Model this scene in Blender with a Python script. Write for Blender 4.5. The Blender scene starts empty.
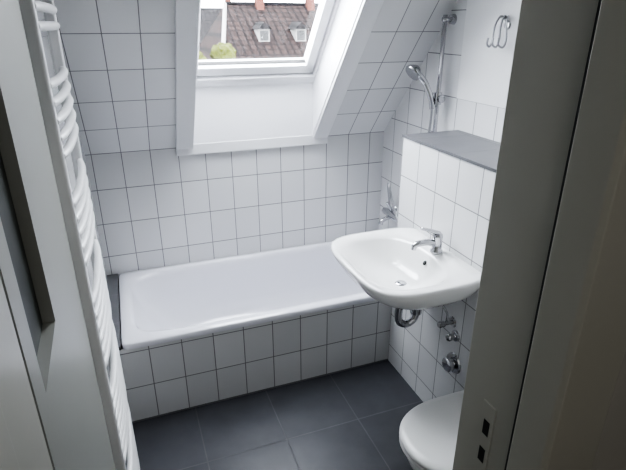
import bpy, math
from mathutils import Vector, Matrix
sc = bpy.context.scene
COL = sc.collection

# ------------------------------------------------------------------ materials
def new_mat(name):
    m = bpy.data.materials.new(name); m.use_nodes = True
    nt = m.node_tree; b = nt.nodes["Principled BSDF"]
    return m, nt, b
def plain(name, col, rough=0.5, metal=0.0, spec=0.5, noise=0.0, nscale=8.0, bump=0.0, coat=0.0):
    m, nt, b = new_mat(name)
    b.inputs["Base Color"].default_value = (*col, 1)
    b.inputs["Roughness"].default_value = rough
    b.inputs["Metallic"].default_value = metal
    b.inputs["Specular IOR Level"].default_value = spec
    b.inputs["Coat Weight"].default_value = coat
    if noise or bump:
        tc = nt.nodes.new("ShaderNodeTexCoord")
        n = nt.nodes.new("ShaderNodeTexNoise"); n.inputs["Scale"].default_value = nscale
        n.inputs["Detail"].default_value = 5
        nt.links.new(tc.outputs["Object"], n.inputs["Vector"])
        if noise:
            mx = nt.nodes.new("ShaderNodeMix"); mx.data_type = 'RGBA'
            mx.inputs["A"].default_value = (*[c*(1-noise) for c in col], 1)
            mx.inputs["B"].default_value = (*[min(1, c*(1+noise)) for c in col], 1)
            nt.links.new(n.outputs["Fac"], mx.inputs["Factor"])
            nt.links.new(mx.outputs["Result"], b.inputs["Base Color"])
        if bump:
            bp = nt.nodes.new("ShaderNodeBump"); bp.inputs["Strength"].default_value = bump
            bp.inputs["Distance"].default_value = 0.002
            nt.links.new(n.outputs["Fac"], bp.inputs["Height"])
            nt.links.new(bp.outputs["Normal"], b.inputs["Normal"])
    return m
def tile(name, c1, c2, grout, w, h, mortar, rough, du=0.0, dv=0.0, spec=0.5, mottled=0.0):
    m, nt, b = new_mat(name)
    uv = nt.nodes.new("ShaderNodeUVMap"); uv.uv_map = "UVMap"
    mp = nt.nodes.new("ShaderNodeMapping"); mp.inputs["Location"].default_value = (du, dv, 0)
    br = nt.nodes.new("ShaderNodeTexBrick"); br.offset = 0; br.squash = 1
    br.inputs["Scale"].default_value = 1
    br.inputs["Color1"].default_value = (*c1, 1); br.inputs["Color2"].default_value = (*c2, 1)
    br.inputs["Mortar"].default_value = (*grout, 1)
    br.inputs["Mortar Size"].default_value = mortar
    br.inputs["Mortar Smooth"].default_value = 0.2
    br.inputs["Brick Width"].default_value = w; br.inputs["Row Height"].default_value = h
    nt.links.new(uv.outputs["UV"], mp.inputs["Vector"])
    nt.links.new(mp.outputs["Vector"], br.inputs["Vector"])
    colout = br.outputs["Color"]
    n = nt.nodes.new("ShaderNodeTexNoise"); n.inputs["Scale"].default_value = 9; n.inputs["Detail"].default_value = 4
    nt.links.new(mp.outputs["Vector"], n.inputs["Vector"])
    if mottled:
        mr = nt.nodes.new("ShaderNodeMapRange")
        mr.inputs["To Min"].default_value = 1-mottled; mr.inputs["To Max"].default_value = 1+mottled
        nt.links.new(n.outputs["Fac"], mr.inputs["Value"])
        vm = nt.nodes.new("ShaderNodeVectorMath"); vm.operation = 'SCALE'
        nt.links.new(colout, vm.inputs[0]); nt.links.new(mr.outputs["Result"], vm.inputs["Scale"])
        colout = vm.outputs["Vector"]
    nt.links.new(colout, b.inputs["Base Color"])
    rr = nt.nodes.new("ShaderNodeMapRange")
    rr.inputs["To Min"].default_value = rough; rr.inputs["To Max"].default_value = 0.85
    nt.links.new(br.outputs["Fac"], rr.inputs["Value"]); nt.links.new(rr.outputs["Result"], b.inputs["Roughness"])
    sub = nt.nodes.new("ShaderNodeMath"); sub.operation = 'MULTIPLY_ADD'
    sub.inputs[1].default_value = -1.0
    nt.links.new(br.outputs["Fac"], sub.inputs[0])
    n2 = nt.nodes.new("ShaderNodeMath"); n2.operation = 'MULTIPLY'; n2.inputs[1].default_value = 0.25
    nt.links.new(n.outputs["Fac"], n2.inputs[0]); nt.links.new(n2.outputs[0], sub.inputs[2])
    bp = nt.nodes.new("ShaderNodeBump"); bp.inputs["Strength"].default_value = 0.5; bp.inputs["Distance"].default_value = 0.001
    nt.links.new(sub.outputs[0], bp.inputs["Height"]); nt.links.new(bp.outputs["Normal"], b.inputs["Normal"])
    b.inputs["Specular IOR Level"].default_value = spec
    return m

WT1, WT2, GR = (0.76, 0.76, 0.765), (0.71, 0.71, 0.715), (0.25, 0.25, 0.255)
M_tile  = tile("wall_tile", WT1, WT2, GR, 0.15, 0.20, 0.0025, 0.16)
M_floor = tile("floor_tile", (0.072, 0.074, 0.084), (0.061, 0.063, 0.072), (0.125, 0.125, 0.135), 0.37, 0.37, 0.003, 0.38, mottled=0.3)
M_ledge = tile("ledge_tile", (0.17, 0.17, 0.18), (0.15, 0.15, 0.16), (0.25, 0.25, 0.26), 0.30, 0.30, 0.002, 0.35, mottled=0.2)
M_plaster = plain("white_plaster", (0.78, 0.78, 0.78), 0.8, noise=0.04, nscale=5, bump=0.2)
M_hallwall = plain("hall_paint", (0.45, 0.44, 0.41), 0.85, noise=0.05)
M_hallfloor = plain("hall_floor", (0.25, 0.2, 0.15), 0.6, noise=0.1)
M_enamel = plain("tub_enamel", (0.80, 0.80, 0.85), 0.12, spec=0.5, coat=0.3)
M_ceramic = plain("ceramic", (0.86, 0.86, 0.85), 0.08, spec=0.5, coat=0.4)
M_seat = plain("seat_plastic", (0.78, 0.78, 0.77), 0.3)
M_chrome = plain("chrome", (0.58, 0.58, 0.60), 0.12, metal=1.0)
M_steel = plain("brushed_steel", (0.42, 0.42, 0.43), 0.3, metal=1.0)
M_rad = plain("radiator_enamel", (0.80, 0.80, 0.80), 0.3)
M_doorp = plain("door_paint", (0.33, 0.335, 0.31), 0.35, noise=0.04, nscale=4)
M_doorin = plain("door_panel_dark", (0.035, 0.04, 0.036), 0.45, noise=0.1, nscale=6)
M_frame = plain("door_frame_paint", (0.46, 0.455, 0.41), 0.28, noise=0.04, nscale=6)
M_gasket = plain("rubber_gasket", (0.05, 0.05, 0.05), 0.7)
M_win = plain("window_white", (0.84, 0.84, 0.86), 0.3)
M_case = plain("casing_white", (0.80, 0.80, 0.81), 0.4)
M_lining = plain("lining_white", (0.93, 0.93, 0.95), 0.35)
M_black = plain("dark_hole", (0.01, 0.01, 0.01), 0.6)
M_roof = tile("roof_tiles", (0.024, 0.015, 0.013), (0.015, 0.010, 0.009), (0.004, 0.0035, 0.0035), 0.45, 0.55, 0.06, 0.9, mottled=.3, spec=.05)
M_roof2 = tile("roof_tiles_grey", (0.020, 0.018, 0.018), (0.014, 0.013, 0.013), (0.004, 0.004, 0.004), 0.45, 0.55, 0.06, 0.9, mottled=.3, spec=.05)
M_brick = plain("outside_wall", (0.075, 0.03, 0.022), 0.9, noise=0.2, spec=.1)
M_white_out = plain("outside_white", (0.14, 0.135, 0.13), 0.8)
M_leaf = plain("leaves", (0.04, 0.045, 0.008), 0.8, noise=0.5, nscale=3, spec=.1)
M_bark = plain("bark", (0.05, 0.035, 0.025), 0.9, noise=0.2)
M_ground = plain("street", (0.08, 0.08, 0.08), 0.9, noise=0.2)
m, nt, b = new_mat("window_glass"); M_glass = m
tr = nt.nodes.new("ShaderNodeBsdfTransparent"); gl = nt.nodes.new("ShaderNodeBsdfGlossy"); gl.inputs["Roughness"].default_value = 0.02
mx = nt.nodes.new("ShaderNodeMixShader"); mx.inputs[0].default_value = 0.06
nt.links.new(tr.outputs[0], mx.inputs[1]); nt.links.new(gl.outputs[0], mx.inputs[2])
nt.links.new(mx.outputs[0], nt.nodes["Material Output"].inputs["Surface"])

# ------------------------------------------------------------------ mesh helpers
def empty(name, loc=(0, 0, 0)):
    o = bpy.data.objects.new(name, None); o.empty_display_size = 0.05
    COL.objects.link(o); return o
def mesh(name, V, F, mat, parent=None, uv=None, smooth=False, bevel=0.0, sub=0, mats=None, fm=None):
    me = bpy.data.meshes.new(name); me.from_pydata([tuple(v) for v in V], [], F); 
    for mm in (mats or [mat]): me.materials.append(mm)
    if fm:
        for p, i in zip(me.polygons, fm): p.material_index = i
    import bmesh
    bm = bmesh.new(); bm.from_mesh(me); bmesh.ops.recalc_face_normals(bm, faces=bm.faces); bm.to_mesh(me); bm.free()
    if uv:
        l = me.uv_layers.new(name="UVMap")
        for p in me.polygons:
            for li in p.loop_indices:
                l.data[li].uv = uv(me.vertices[me.loops[li].vertex_index].co, p.normal)
    if smooth:
        for p in me.polygons: p.use_smooth = True
    o = bpy.data.objects.new(name, me); COL.objects.link(o)
    if parent: o.parent = parent
    if bevel:
        md = o.modifiers.new("bev", 'BEVEL'); md.width = bevel; md.segments = 3; md.limit_method = 'ANGLE'
        for p in me.polygons: p.use_smooth = True
        md.harden_normals = True
    if sub:
        md = o.modifiers.new("sub", 'SUBSURF'); md.levels = sub; md.render_levels = sub
    return o
def boxuv(c, n):
    a = [abs(n.x), abs(n.y), abs(n.z)]
    i = a.index(max(a))
    return (c.y, c.z) if i == 0 else ((c.x, c.z) if i == 1 else (c.x, c.y))
def box(name, x0, x1, y0, y1, z0, z1, mat, parent=None, uv=None, bevel=0.0):
    V = [(x, y, z) for x in (x0, x1) for y in (y0, y1) for z in (z0, z1)]
    F = [(0, 1, 3, 2), (4, 6, 7, 5), (0, 4, 5, 1), (2, 3, 7, 6), (0, 2, 6, 4), (1, 5, 7, 3)]
    return mesh(name, V, F, mat, parent, uv, bevel=bevel)
def prism(name, poly, ext, mat, parent=None, uv=None, bevel=0.0):
    n = len(poly); V = [Vector(p) for p in poly] + [Vector(p)+Vector(ext) for p in poly]
    F = [tuple(range(n)), tuple(range(2*n-1, n-1, -1))] + [(i, (i+1) % n, n+(i+1) % n, n+i) for i in range(n)]
    return mesh(name, V, F, mat, parent, uv, bevel=bevel)
def loft(name, rings, mat, parent=None, cap0=True, cap1=True, sub=0, smooth=True):
    n = len(rings[0]); V = []; F = []
    for r in rings: V += list(r)
    for k in range(len(rings)-1):
        for i in range(n):
            F.append((k*n+i, k*n+(i+1) % n, (k+1)*n+(i+1) % n, (k+1)*n+i))
    if cap0: F.append(tuple(range(n)))
    if cap1: F.append(tuple(range((len(rings)-1)*n, len(rings)*n)))
    return mesh(name, V, F, mat, parent, smooth=smooth, sub=sub)
def frame_for(d):
    d = Vector(d).normalized(); a = Vector((0, 0, 1)) if abs(d.z) < 0.9 else Vector((1, 0, 0))
    u = d.cross(a).normalized(); v = d.cross(u).normalized(); return u, v
def lathe(name, prof, org, d, mat, parent=None, n=32):
    d = Vector(d).normalized(); u, v = frame_for(d); org = Vector(org)
    rings = [[org+d*h+(u*math.cos(2*math.pi*i/n)+v*math.sin(2*math.pi*i/n))*max(r, 1e-4) for i in range(n)] for r, h in prof]
    o = loft(name, rings, mat, parent)
    md = o.modifiers.new("e", 'EDGE_SPLIT'); md.split_angle = math.radians(40)
    return o
def crom(P, k=8):
    P = [Vector(p) for p in P]; out = []
    for i in range(len(P)-1):
        p0 = P[max(i-1, 0)]; p1 = P[i]; p2 = P[i+1]; p3 = P[min(i+2, len(P)-1)]
        for j in range(k):
            t = j/k
            out.append(0.5*((2*p1)+(p2-p0)*t+(2*p0-5*p1+4*p2-p3)*t*t+(3*p1-p0-3*p2+p3)*t**3))
    out.append(P[-1]); return out
def tube(name, P, r, mat, parent=None, smooth=True, k=8, n=14, rad=None):
    pts = crom(P, k) if smooth else [Vector(p) for p in P]
    u = None; rings = []
    for i, p in enumerate(pts):
        d = (pts[min(i+1, len(pts)-1)]-pts[max(i-1, 0)]).normalized()
        if u is None: u, _ = frame_for(d)
        u = (u-d*u.dot(d)).normalized(); v = d.cross(u)
        rr = rad(i/(len(pts)-1)) if rad else r
        rings.append([p+(u*math.cos(2*math.pi*j/n)+v*math.sin(2*math.pi*j/n))*rr for j in range(n)])
    return loft(name, rings, mat, parent)

# ------------------------------------------------------------------ dimensions
XL, XR, XB = -0.21, 1.57, 1.255         # left wall, right wall, boxed-in front wall
YT, YB = 2.09, 2.86                     # tub front, back wall
TUBZ = 0.45; KZ = 1.16; LZ = 1.31; CZ = 2.4
AL = math.radians(49); ca, sa = math.cos(AL), math.sin(AL)
YD0, YD1 = 0.40, 0.57                   # door wall
def S(x, s): return Vector((x, YB-s*ca, KZ+s*sa))
STOP = (CZ-KZ)/sa

# ------------------------------------------------------------------ room shell
box("floor", XL-0.2, XR+0.2, YD1-0.17, YB+0.2, -0.1, 0.0, M_floor, uv=lambda c, n: (c.x-0.148+3.7, c.y-1.72+3.7))
box("wall_back", XL-0.2, XR+0.2, YB, YB+0.24, 0, 1.3, M_tile, uv=lambda c, n: (c.x-0.12+3, c.z-KZ+4) if abs(n.y) > .5 else boxuv(c, n))
box("wall_left", XL-0.2, XL, YD1, YB, 0, 2.75, M_tile, uv=lambda c, n: (YB-c.y+0.05, c.z-KZ+4))
box("wall_right", XR, XR+0.2, YD1, YB, 0, 2.75, M_tile, uv=lambda c, n: (c.y-2.13+3, c.z-LZ+4-0.15+0.2))
box("wall_right_plaster", XR-0.004, XR, YD1, 2.13, 1.46, CZ, M_plaster)
box("ceiling", XL-0.2, XR+0.2, YD0, 1.80, CZ, CZ+0.2, M_plaster)
# sloping roof wall with an opening for the roof window
WX0, WX1, WS0, WS1 = 0.35, 1.08, 0.015, 1.5
suv = lambda c, n: (c.x-0.12+3, (c.z-KZ)/sa+2)
V = []; F = []
def sl(x0, x1, s0, s1):
    b = len(V)
    P = [S(x0, s0), S(x1, s0), S(x1, s1), S(x0, s1)]
    V.extend(P+[p+Vector((0, 0, 0.36)) for p in P])
    F.extend([(b, b+1, b+2, b+3), (b+7, b+6, b+5, b+4)]+[(b+i, b+(i+1) % 4, b+4+(i+1) % 4, b+4+i) for i in range(4)])
sl(XL-0.1, WX0, 0, STOP+0.05); sl(WX1, XR+0.1, 0, STOP+0.05); sl(WX0, WX1, 0, WS0); sl(WX0, WX1, WS1, STOP+0.05)
mesh("wall_slope", V, F, M_tile, uv=suv)
# boxed-in installation wall with shelf
box("wall_installation_box", XB, XR, YD1, YT, 0, LZ-0.012, M_tile, uv=lambda c, n: (c.y-YT+3, c.z-LZ+4) if abs(n.x) > .5 else (c.x-XB+3, c.z-LZ+4))
box("trim_box_shelf", XB-0.004, XR, YD1, YT+0.004, LZ-0.012, LZ, M_ledge, uv=lambda c, n: (c.x-XB+0.02, c.y+0.12))
# tub apron + end ledge
box("wall_tub_apron", XL, XR, YT, YT+0.014, 0, TUBZ-0.03, M_tile, uv=lambda c, n: (c.x-0.12+3, c.z+2))
box("trim_tub_ledge", XL, -0.148, YT-0.002, YB, TUBZ-0.025, TUBZ-0.004, M_ledge, uv=lambda c, n: (c.x+3.3, c.y+0.1))
# floor/wall cement joint trims
box("baseboard_tub", XL, XB, YT-0.004, YT, 0, 0.006, M_ledge, uv=boxuv)

# door wall
box("wall_front_left", -1.2, -0.165, YD0, YD1, 0, 2.6, M_hallwall)
box("wall_front_right", 0.53, 1.77, YD0, YD1, 0, 2.6, M_hallwall)
box("wall_front_lintel", -0.165, 0.53, YD0, YD1, 2.04, 2.6, M_hallwall)
# hall
box("hall_floor", -1.2, 1.77, -1.6, YD0, -0.1, 0, M_hallfloor)
box("hall_wall_left", -1.3, -1.2, -1.6, YD1, 0, 2.6, M_hallwall)
box("hall_wall_right", 1.77, 1.87, -1.6, YD1, 0, 2.6, M_hallwall)
box("hall_wall_rear", -1.3, 1.87, -1.7, -1.6, 0, 2.6, M_hallwall)
box("hall_ceiling", -1.3, 1.87, -1.7, YD0, 2.5, 2.6, M_plaster)

# ------------------------------------------------------------------ roof window
W = empty("window_1")
org = Vector((0, YB-WS0*ca, KZ+WS0*sa+0.36)); ds = Vector((0, -ca, sa)); dn = Vector((0, sa, ca))  # outward normal
def wbox(name, x0, x1, s0, s1, n0, n1, mat, bevel=0.004):
    V = [org+Vector((x, 0, 0))+ds*s+dn*n for x in (x0, x1) for s in (s0, s1) for n in (n0, n1)]
    F = [(0, 1, 3, 2), (4, 6, 7, 5), (0, 4, 5, 1), (2, 3, 7, 6), (0, 2, 6, 4), (1, 5, 7, 3)]
    return mesh(name, V, F, mat, W, bevel=bevel)
SL = 1.27
wbox("frame_bottom", WX0-.02, WX1+.02, -0.02, 0.035, -0.05, 0.05, M_win)
wbox("frame_top", WX0-.02, WX1+.02, SL-.03, SL+0.03, -0.05, 0.05, M_win)
wbox("frame_left", WX0-.02, WX0+.02, 0, SL, -0.05, 0.05, M_win)
wbox("frame_right", WX1-.02, WX1+.02, 0, SL, -0.05, 0.05, M_win)
wbox("seal_bottom", WX0+.02, WX1-.02, 0.034, 0.046, -0.02, 0.03, M_gasket, 0)
a0, a1 = WX0+.026, WX1-.026
wbox("sash_bottom", a0, a1, 0.045, 0.10, -0.035, 0.03, M_win)
wbox("sash_top", a0, a1, SL-.09, SL-.035, -0.035, 0.03, M_win)
wbox("sash_left", a0, a0+.03, 0.045, SL-.035, -0.035, 0.03, M_win)
wbox("sash_right", a1-.05, a1, 0.045, SL-.035, -0.035, 0.03, M_win)
wbox("glass_seal", a0+.028, a1-.048, 0.098, 0.104, -0.01, 0.01, M_gasket, 0)
wbox("glass", a0+.025, a1-.045, 0.095, SL-.085, 0.0, 0.006, M_glass, 0)
# lining
z36 = Vector((0, 0, 0.36))
prism("lining_left", [S(WX0, WS0), S(WX0, WS1), S(WX0, WS1)+z36, S(WX0, WS0)+z36], (0.008, 0, 0), M_lining, W)
prism("lining_right", [S(WX1, WS0), S(WX1, WS1), S(WX1, WS1)+z36, S(WX1, WS0)+z36], (-0.008, 0, 0), M_lining, W)
prism("lining_bottom", [S(WX0, WS0), S(WX1, WS0), S(WX1, WS0)+z36*0.97, S(WX0, WS0)+z36*0.97], (0, -0.008, 0), M_lining, W)
prism("lining_top", [S(WX0, WS1), S(WX1, WS1), S(WX1, WS1)+z36, S(WX0, WS1)+z36], (0, 0.008, 0), M_lining, W)
# casing
nin = -dn*0.02
def cas(name, x0, x1, s0, s1):
    prism(name, [S(x0, s0), S(x1, s0), S(x1, s1), S(x0, s1)], nin, M_case, W, bevel=0.003)
cas("casing_left", WX0-.09, WX0+.004, 0.0, WS1+.07); cas("casing_right", WX1-.004, WX1+.09, 0.0, WS1+.07)
cas("casing_top", WX0-.09, WX1+.09, WS1, WS1+.07)
box("casing_bottom", WX0-.09, WX1+.09, YB-0.022, YB, 1.118, 1.178, M_case, W, bevel=0.003)

# ------------------------------------------------------------------ bathtub
T = empty("bathtub")
def sring(cx, cy, hx, hy, z, e=6, n=72, xoff=0):
    out = []
    for i in range(n):
        t = 2*math.pi*i/n; c, s = math.cos(t), math.sin(t)
        out.append(Vector((cx+hx*math.copysign(abs(c)**(2/e), c), cy+hy*math.copysign(abs(s)**(2/e), s), z)))
    return out
tcx, tcy = (XR-0.146)/2-0.0, (YT+YB)/2
thx, thy = (XR+0.146)/2-0.002, (YB-YT)/2
R = [sring(tcx, tcy-.004, thx, thy+.0, TUBZ-.03, 40), sring(tcx, tcy-.004, thx, thy, TUBZ-.006, 40), sring(tcx, tcy-.004, thx-.005, thy-.005, TUBZ, 30),
     sring(tcx, tcy, thx-.045, thy-.045, TUBZ+.001, 9), sring(tcx, tcy, thx-.055, thy-.052, TUBZ-.004, 7),
     sring(tcx, tcy, thx-.065, thy-.058, TUBZ-.03, 6), sring(tcx+.02, tcy, thx-.10, thy-.075, TUBZ-.15, 5),
     sring(tcx+.05, tcy, thx-.15, thy-.095, TUBZ-.27, 4.5), sring(tcx+.07, tcy, thx-.20, thy-.12, TUBZ-.34, 4),
     sring(tcx+.09, tcy, thx-.27, thy-.17, TUBZ-.37, 3.5), sring(tcx+.10, tcy, thx-.45, thy-.28, TUBZ-.378, 3)]
loft("tub_body", R, M_enamel, T, cap0=False)
lathe("drain", [(0.0, .002), (.028, .002), (.034, 0), (.034, -.004)], (1.22, tcy, TUBZ-.374), (0, 0, 1), M_chrome, T)
lathe("overflow", [(0.0, .012), (.03, .01), (.036, 0)], (XR-.115, tcy, TUBZ-.12), (-1, 0, .3), M_chrome, T)

# ------------------------------------------------------------------ washbasin
B = empty("wash_basin")
BY, BZ = 1.66, 0.886
def bring(pc, hp, hy, z, e, n=80, pmin=0.0):
    out = []
    for i in range(n):
        t = 2*math.pi*i/n; c, s = math.cos(t), math.sin(t)
        p = pc+hp*math.copysign(abs(c)**(2/e), c); y = hy*math.copysign(abs(s)**(2/e), s)
        out.append(Vector((XB-max(p, pmin), BY+y, z)))
    return out
R = [bring(.16, .11, .11, BZ-.144, 2.2), bring(.17, .16, .18, BZ-.136, 2.4), bring(.19, .215, .248, BZ-.108, 2.9), bring(.20, .246, .285, BZ-.072, 3.3),
     bring(.208, .262, .302, BZ-.032, 3.7), bring(.212, .270, .309, BZ-.008, 3.8), bring(.212, .267, .306, BZ+.002, 3.8), bring(.212, .256, .295, BZ+.004, 3.8, pmin=.004),
     bring(.270, .184, .250, BZ-.004, 3.0), bring(.268, .173, .237, BZ-.018, 2.8), bring(.257, .150, .207, BZ-.055, 2.4),
     bring(.24, .11, .150, BZ-.098, 2.1), bring(.225, .06, .075, BZ-.119, 2), bring(.22, .02, .02, BZ-.124, 2)]
loft("basin_body", R, M_ceramic, B)
lathe("basin_drain", [(0, .004), (.016, .004), (.022, .002), (.026, -.002)], (XB-.22, BY, BZ-.122), (0, 0, 1), M_chrome, B)
lathe("basin_overflow", [(0, .003), (.008, .003), (.011, 0)], (XB-.108, BY, BZ-.045), (-1, 0, .7), M_black, B)
# tap
F_ = empty("basin_faucet")
fx, fy, fz = XB-.055, BY-.0, BZ+.003
lathe("faucet_body", [(.027, -.002), (.027, .006), (.022, .012), (.021, .05), (.023, .07), (.021, .08), (.012, .088), (0, .089)], (fx, fy, fz), (0, 0, 1), M_chrome, F_)
tube("spout", [(fx, fy, fz+.035), (fx-.05, fy, fz+.05), (fx-.10, fy, fz+.048), (fx-.118, fy, fz+.036)], .012, M_chrome, F_, rad=lambda t: .017-.005*t)
lathe("aerator", [(.011, 0), (.012, .016), (0, .016)], (fx-.114, fy, fz+.042), (-.15, 0, -1), M_chrome, F_)
tube("lever", [(fx+.004, fy, fz+.082), (fx-.03, fy, fz+.098), (fx-.085, fy, fz+.118)], .008, M_chrome, F_, rad=lambda t: .012-.006*t)
# siphon
P_ = empty("drain_trap")
dx = XB-.22
lathe("drain_flange", [(.0, 0), (.032, 0), (.034, .024), (0, .024)], (dx, BY, BZ-.168), (0, 0, 1), M_chrome, P_)
tube("tail_pipe", [(dx, BY, BZ-.16), (dx, BY, BZ-.25)], .018, M_chrome, P_, smooth=False)
lathe("slip_nut", [(.0, 0), (.027, 0), (.027, .03), (0, .03)], (dx, BY, BZ-.22), (0, 0, 1), M_chrome, P_)
tube("u_bend", [(dx, BY, BZ-.24), (dx, BY, BZ-.295), (dx+.012, BY, BZ-.325), (dx+.045, BY, BZ-.34), (dx+.078, BY, BZ-.325), (dx+.09, BY, BZ-.295), (dx+.09, BY, BZ-.25),
     (dx+.10, BY, BZ-.225), (dx+.13, BY, BZ-.215), (XB+.005, BY, BZ-.215)], .018, M_chrome, P_)
lathe("slip_nut_lower", [(.0, 0), (.027, 0), (.027, .028), (0, .028)], (dx+.09, BY, BZ-.29), (0, 0, 1), M_chrome, P_)
lathe("wall_rosette", [(.036, 0), (.035, .006), (.022, .012), (0, .012)], (XB, BY, BZ-.215), (-1, 0, 0), M_chrome, P_)
for i, yy in enumerate((BY-.10, BY+.09)):
    A = empty("angle_valve")
    z0 = BZ-.31
    lathe("rosette", [(0, .008), (.02, .007), (.026, 0)], (XB, yy, z0), (-1, 0, 0), M_chrome, A)
    lathe("stem", [(.009, 0), (.009, .045), (.014, .046), (.016, .07), (.012, .074), (0, .075)], (XB, yy, z0), (-1, 0, 0), M_chrome, A)
    tube("supply_hose", [(XB-.035, yy, z0), (XB-.035, yy, z0+.05), (XB-.05, BY+(yy-BY)*.6, z0+.10), (XB-.055, BY+(yy-BY)*.4, z0+.16)], .005, M_chrome, A)
# chrome stop valves low on the wall
for i, (yy, zz, r) in enumerate(((1.515, .385, .050), (1.525, .525, .027))):
    A = empty("stop_valve")
    lathe("escutcheon", [(0, .012), (r*.5, .012), (r*.92, .008), (r, 0)], (XB, yy, zz), (-1, 0, 0), M_chrome, A)
    lathe("knob", [(r*.42, .008), (r*.42, .02), (r*.62, .024), (r*.66, .040), (r*.5, .046), (0, .047)], (XB, yy, zz), (-1, 0, 0), M_chrome, A)

# ------------------------------------------------------------------ toilet
TO = empty("toilet")
TY = 1.115
def tring(x0, x1, w, z, n=56):
    out = []; cx = x1+ (x0-x1)*.55
    for i in range(n):
        t = 2*math.pi*i/n; c, s = math.cos(t), math.sin(t)
        if c >= 0: x = cx-(cx-x1)*abs(c)**(2/2.2)
        else: x = cx+(x0-cx)*abs(c)**(2/6)
        y = w*math.copysign(abs(s)**(2/(2.2 if c >= 0 else 5)), s)
        out.append(Vector((x, TY+y, z)))
    return out
tip = 0.772
R = [tring(XB, XB-.28, .10, .085), tring(XB, XB-.33, .12, .12), tring(XB, XB-.40, .15, .22), tring(XB, tip+.03, .172, .33), tring(XB, tip+.01, .18, .385), tring(XB, tip+.012, .178, .395),
     tring(XB-.10, tip+.06, .13, .395), tring(XB-.14, tip+.09, .11, .33), tring(XB-.18, tip+.15, .06, .24)]
loft("toilet_bowl", R, M_ceramic, TO)
R = [tring(XB-.035, tip+.003, .182, .398), tring(XB-.03, tip-.002, .187, .402), tring(XB-.03, tip-.002, .187, .412), tring(XB-.035, tip+.004, .18, .415)]
loft("toilet_seat", R, M_seat, TO)
R = [tring(XB-.035, tip+.003, .182, .417), tring(XB-.03, tip-.003, .188, .420), tring(XB-.03, tip-.003, .188, .432), tring(XB-.035, tip+.004, .181, .439), tring(XB-.05, tip+.03, .155, .443), tring(XB-.10, tip+.12, .09, .445)]
loft("toilet_lid", R, M_seat, TO)
FP = TO
box("flush_plate", XB-.012, XB, TY-.12, TY+.12, .93, 1.09, M_seat, FP, bevel=.004)
box("button_large", XB-.017, XB-.011, TY-.10, TY+.03, .96, 1.06, M_chrome, FP, bevel=.002)
box("button_small", XB-.017, XB-.011, TY+.04, TY+.10, .96, 1.06, M_chrome, FP, bevel=.002)

# ------------------------------------------------------------------ shower rail, hand shower
SH = empty("hand_shower_set")
rx, ry = XR-.05, 2.225
tube("rail", [(rx, ry, 1.08), (rx, ry, 1.84)], .0105, M_chrome, SH, smooth=False)
for z in (1.10, 1.82):
    tube("bracket_arm", [(XR, ry, z), (rx-.012, ry, z)], .012, M_chrome, SH, smooth=False)
    lathe("bracket_cap", [(0, .022), (.020, .021), (.025, 0)], (XR, ry, z), (-1, 0, 0), M_chrome, SH)
HS = SH
sx, sy, sz = rx-.02, ry, 1.45
lathe("slider", [(0, -.03), (.020, -.03), (.022, 0), (.020, .03), (0, .03)], (rx, ry, sz), (0, 0, 1), M_chrome, HS)
lathe("slider_knob", [(.010, 0), (.018, .01), (.018, .03), (0, .032)], (rx, ry-.01, sz), (0, -1, 0), M_chrome, HS)
tube("handle", [(rx-.03, ry+.0, sz-.05), (rx-.04, ry+.0, sz+.0), (rx-.075, ry+.015, sz+.08), (rx-.12, ry+.025, sz+.125)], .012, M_chrome, HS, rad=lambda t: .013+.005*t)
hd = Vector((-.75, -.1, -.62)).normalized()
lathe("spray_head", [(0, -.03), (.022, -.028), (.042, -.006), (.046, .008), (.042, .014), (.0, .015)], (rx-.135, ry+.027, sz+.13), hd, M_chrome, HS)
vy, vz = 2.59, .69
tube("shower_hose", [(rx-.028, ry, sz-.05), (rx-.03, ry+.005, sz-.16), (rx-.045, ry+.03, 1.10), (rx-.06, ry+.10, .82), (rx-.06, ry+.18, .72), (rx-.06, ry+.27, .79), (rx-.06, ry+.34, .90), (rx-.03, vy+.03, .86), (XR-.06, vy+.03, vz+.03)], .0065, M_steel, HS)
BM = empty("bath_mixer")
for dy in (-.075, .075):
    lathe("rosette", [(0, .012), (.025, .01), (.033, 0)], (XR, vy+dy, vz), (-1, 0, 0), M_chrome, BM)
    tube("inlet", [(XR, vy+dy, vz), (XR-.05, vy+dy, vz)], .013, M_chrome, BM, smooth=False)
lathe("mixer_body", [(0, -.1), (.018, -.1), (.024, -.07), (.026, 0), (.024, .07), (.018, .1), (0, .1)], (XR-.06, vy, vz), (0, 1, 0), M_chrome, BM)
tube("mixer_spout", [(XR-.06, vy, vz-.01), (XR-.10, vy, vz-.02), (XR-.13, vy, vz-.035), (XR-.135, vy, vz-.055)], .014, M_chrome, BM)
tube("mixer_lever", [(XR-.06, vy, vz+.02), (XR-.075, vy, vz+.05), (XR-.10, vy, vz+.085)], .009, M_chrome, BM)

# wire towel hooks
HK = empty("wall_hook")
hy, hz = 1.835, 1.775
lathe("hook_plate", [(0, .01), (.014, .009), (.018, 0)], (XR-.004, hy, hz+.02), (-1, 0, 0), M_steel, HK)
for k, dy in enumerate((-.04, -.005, .03)):
    tube("hook_wire", [(XR-.01, hy, hz+.03), (XR-.03, hy+dy*.6, hz+.055), (XR-.045, hy+dy, hz+.02), (XR-.045, hy+dy*1.2, hz-.035), (XR-.055, hy+dy*1.2, hz-.065), (XR-.075, hy+dy, hz-.055), (XR-.075, hy+dy*.9, hz-.03)], .0042, M_steel, HK)

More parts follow.
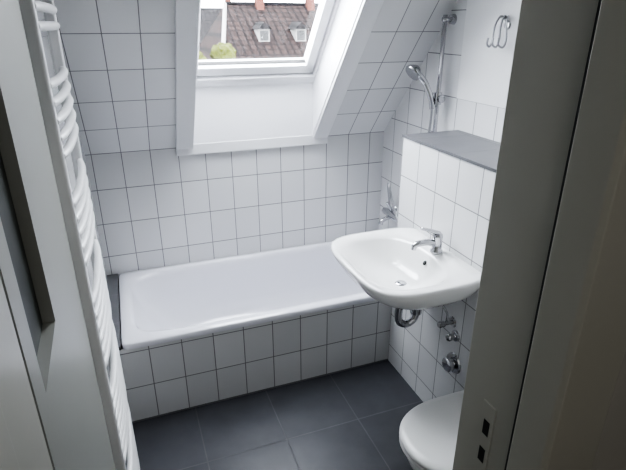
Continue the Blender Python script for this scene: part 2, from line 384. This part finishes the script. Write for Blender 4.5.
# ------------------------------------------------------------------ towel radiator
RD = empty("towel_radiator")
ry0, ry1, rxx = 1.34, 1.83, -.160
for nm, yy in (("post_near", ry0), ("post_far", ry1)):
    box(nm, rxx-.016, rxx+.016, yy-.016, yy+.016, .08, 1.98, M_rad, RD, bevel=.008)
    for z in (.2, 1.8):
        tube("wall_bracket", [(XL, yy, z), (rxx, yy, z)], .01, M_rad, RD, smooth=False)
z = .11
for g, cnt in enumerate((7, 7, 6, 5, 5, 4)):
    for k in range(cnt):
        if z > 1.96: break
        tube("bar", [(rxx+.006, ry0, z), (rxx+.018, ry0+.1, z), (rxx+.022, (ry0+ry1)/2, z), (rxx+.018, ry1-.1, z), (rxx+.006, ry1, z)], .0115, M_rad, RD, k=4, n=10)
        z += .042
    z += .085

# ------------------------------------------------------------------ door leaf (open inwards, along left wall)
D = empty("door_1")
def dx_(y): return -.152-(y-.60)*.022
dy0, dy1 = .60, 1.285
def dpan(name, y0, y1, z0, z1, o0, o1, mat, bevel=.004):
    V = [(dx_(y)+o, y, z) for y in (y0, y1) for o in (o0, o1) for z in (z0, z1)]
    F = [(0, 1, 3, 2), (4, 6, 7, 5), (0, 4, 5, 1), (2, 3, 7, 6), (0, 2, 6, 4), (1, 5, 7, 3)]
    return mesh(name, V, F, mat, D, bevel=bevel)
py0, py1, pz0, pz1 = .66, .86, 1.32, 1.92
TH = -.036
dpan("leaf_lower", dy0, dy1, .01, pz0, TH, 0, M_doorp, 0)
dpan("leaf_top", dy0, dy1, pz1, 2.0, TH, 0, M_doorp, 0)
dpan("stile_hinge", dy0, py0, pz0, pz1, TH, 0, M_doorp, 0)
dpan("stile_lock", py1, dy1, pz0, pz1, TH, 0, M_doorp, 0)
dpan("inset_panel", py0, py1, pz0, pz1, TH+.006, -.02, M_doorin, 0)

# ------------------------------------------------------------------ door frame
DF = empty("trim_door_frame")
prof = [(.515, .585), (.515, .452), (.500, .446), (.500, .388), (.505, .380), (.60, .380), (.606, .386), (.606, .398), (.54, .398), (.54, .572), (.60, .572), (.604, .576), (.604, .585), (.598, .589), (.52, .589)]
prism("jamb_right", [(x, y, 0) for x, y in prof], (0, 0, 2.06), M_frame, DF, bevel=.002)
box("gasket_right", .509, .5155, .450, .457, 0, 2.04, M_gasket, DF)
prl = [(-.15, .585), (-.15, .452), (-.142, .446), (-.142, .388), (-.147, .380), (-.25, .380), (-.25, .398), (-.168, .398), (-.168, .585)]
prism("jamb_left", [(x, y, 0) for x, y in prl], (0, 0, 2.06), M_frame, DF, bevel=.002)
box("jamb_head", -.25, .606, .380, .585, 2.0, 2.06, M_frame, DF, bevel=.002)
box("strike_plate", .5125, .5152, .500, .530, 1.06, 1.21, M_frame, DF, bevel=.001)
box("strike_slot_latch", .5118, .5130, .508, .522, 1.145, 1.175, M_black, DF)
box("strike_slot_bolt", .5118, .5130, .508, .522, 1.085, 1.115, M_black, DF)

# ------------------------------------------------------------------ outside
H = empty("neighbour_house")
ruv = lambda c, n: (c.x+20, c.y*1.2+20)
# near roof: hipped left end so the hip line runs diagonally across the view
mesh("roof", [(5.4, 28.5, -1.4), (32, 28.5, -1.4), (32, 36, 3.0), (7.4, 36, 3.0), (5.4, 43, -1.4), (32, 43, -1.4)],
     [(0, 1, 2, 3), (0, 3, 4), (3, 2, 5, 4), (1, 5, 2), (0, 4, 5, 1)], M_roof, H, uv=ruv)
tube("hip_tiles", [(5.4, 28.5, -1.38), (7.4, 36, 3.02)], .13, M_white_out, H, smooth=False)
tube("ridge_tiles", [(7.4, 36, 3.02), (32, 36, 3.02)], .13, M_roof, H, smooth=False)
box("house_wall", 5.8, 31.6, 29.0, 42.4, -9, -1.45, M_brick, H)
for i, x in enumerate((8.6, 11.0, 13.4)):
    prism("dormer", [(x, 32.2, .7), (x+.7, 32.2, .7), (x+.7, 32.2, 1.5), (x, 32.2, 1.5)], (0, 1.5, 0), M_white_out, H)
    box("dormer_window", x+.1, x+.6, 32.15, 32.2, .85, 1.4, M_black, H)
    prism("dormer_roof", [(x-.12, 32.0, 1.5), (x+.82, 32.0, 1.5), (x+.35, 32.0, 1.9)], (0, 2.4, 0), M_roof2, H, uv=ruv)
for x in (9.4, 13.0):
    box("chimney", x, x+.5, 35.4, 36.0, 2.6, 4.2, M_brick, H)
H2 = empty("gable_house")
box("gable_front", -4, 14, 52, 60, -9, .2, M_brick, H2)
prism("gable_roof", [(-4.2, 51.6, .1), (-4.2, 56, 3.3), (-4.2, 60.4, .1)], (18.4, 0, 0), M_roof2, H2, uv=ruv)
for k in range(5):
    box("gable_window", 7.2+k*1.3, 7.9+k*1.3, 51.9, 52, -1.6, -.5, M_white_out, H2)
for x in (8.2, 11.5):
    box("gable_chimney", x, x+.6, 55.7, 56.3, 2.8, 4.3, M_brick, H2)
tr_ = empty("tree")
tube("trunk", [(4.6, 24, -9), (4.5, 24, -2), (4.6, 24, 0)], .2, M_bark, tr_)
import random; random.seed(3)
for i in range(18):
    bpy.ops.mesh.primitive_ico_sphere_add(subdivisions=3, radius=random.uniform(.35, .6), location=(4.4+random.uniform(-1.3, .6), 24+random.uniform(-1, 1), -.6+random.uniform(-1.6, 1.3)))
    o = bpy.context.object; o.name = "foliage"; o.parent = tr_; o.data.materials.append(M_leaf)
    tx = bpy.data.textures.new("d", 'CLOUDS'); tx.noise_scale = .3
    md = o.modifiers.new("d", 'DISPLACE'); md.texture = tx; md.strength = .5
box("ground_outside", -40, 60, 5, 90, -9.2, -9, M_ground)

# ------------------------------------------------------------------ light
w = bpy.data.worlds.new("World"); sc.world = w; w.use_nodes = True
bg = w.node_tree.nodes["Background"]; bg.inputs[0].default_value = (0.89, 0.94, 1.0, 1); bg.inputs[1].default_value = 23.0
def area(name, loc, rot, sx_, sy_, power, col=(1, 1, 1), portal=False):
    l = bpy.data.lights.new(name, 'AREA'); l.shape = 'RECTANGLE'; l.size = sx_; l.size_y = sy_; l.energy = power; l.color = col
    o = bpy.data.objects.new(name, l); COL.objects.link(o); o.location = loc; o.rotation_euler = rot
    if portal:
        try: l.cycles.is_portal = True
        except Exception as e: print(e)
    return o
pc = org+Vector(((WX0+WX1)/2, 0, 0))+ds*(SL/2)+dn*.06
po = area("window_portal", pc, (0, 0, 0), .8, 1.35, 1, portal=True)
po.rotation_euler = (dn).to_track_quat('Z', 'Y').to_euler()
area("hall_fill_light", (.1, -.7, 2.48), (0, 0, 0), .35, .35, 7, (1, .98, .94))  # unseen fill light added behind the camera, dimly lifts the door and frame

# ------------------------------------------------------------------ camera
cam = bpy.data.cameras.new("camera"); co = bpy.data.objects.new("camera", cam); COL.objects.link(co)
cam.sensor_width = 36; cam.lens = 36*500/626; cam.clip_start = .02; cam.clip_end = 300
co.location = (0, 0, 1.8)
co.rotation_euler = (math.radians(90-22.9), 0, math.radians(-20.7))
sc.camera = co
sc.view_settings.view_transform = 'AgX'
sc.view_settings.look = 'AgX - High Contrast'
sc.view_settings.exposure = -0.08
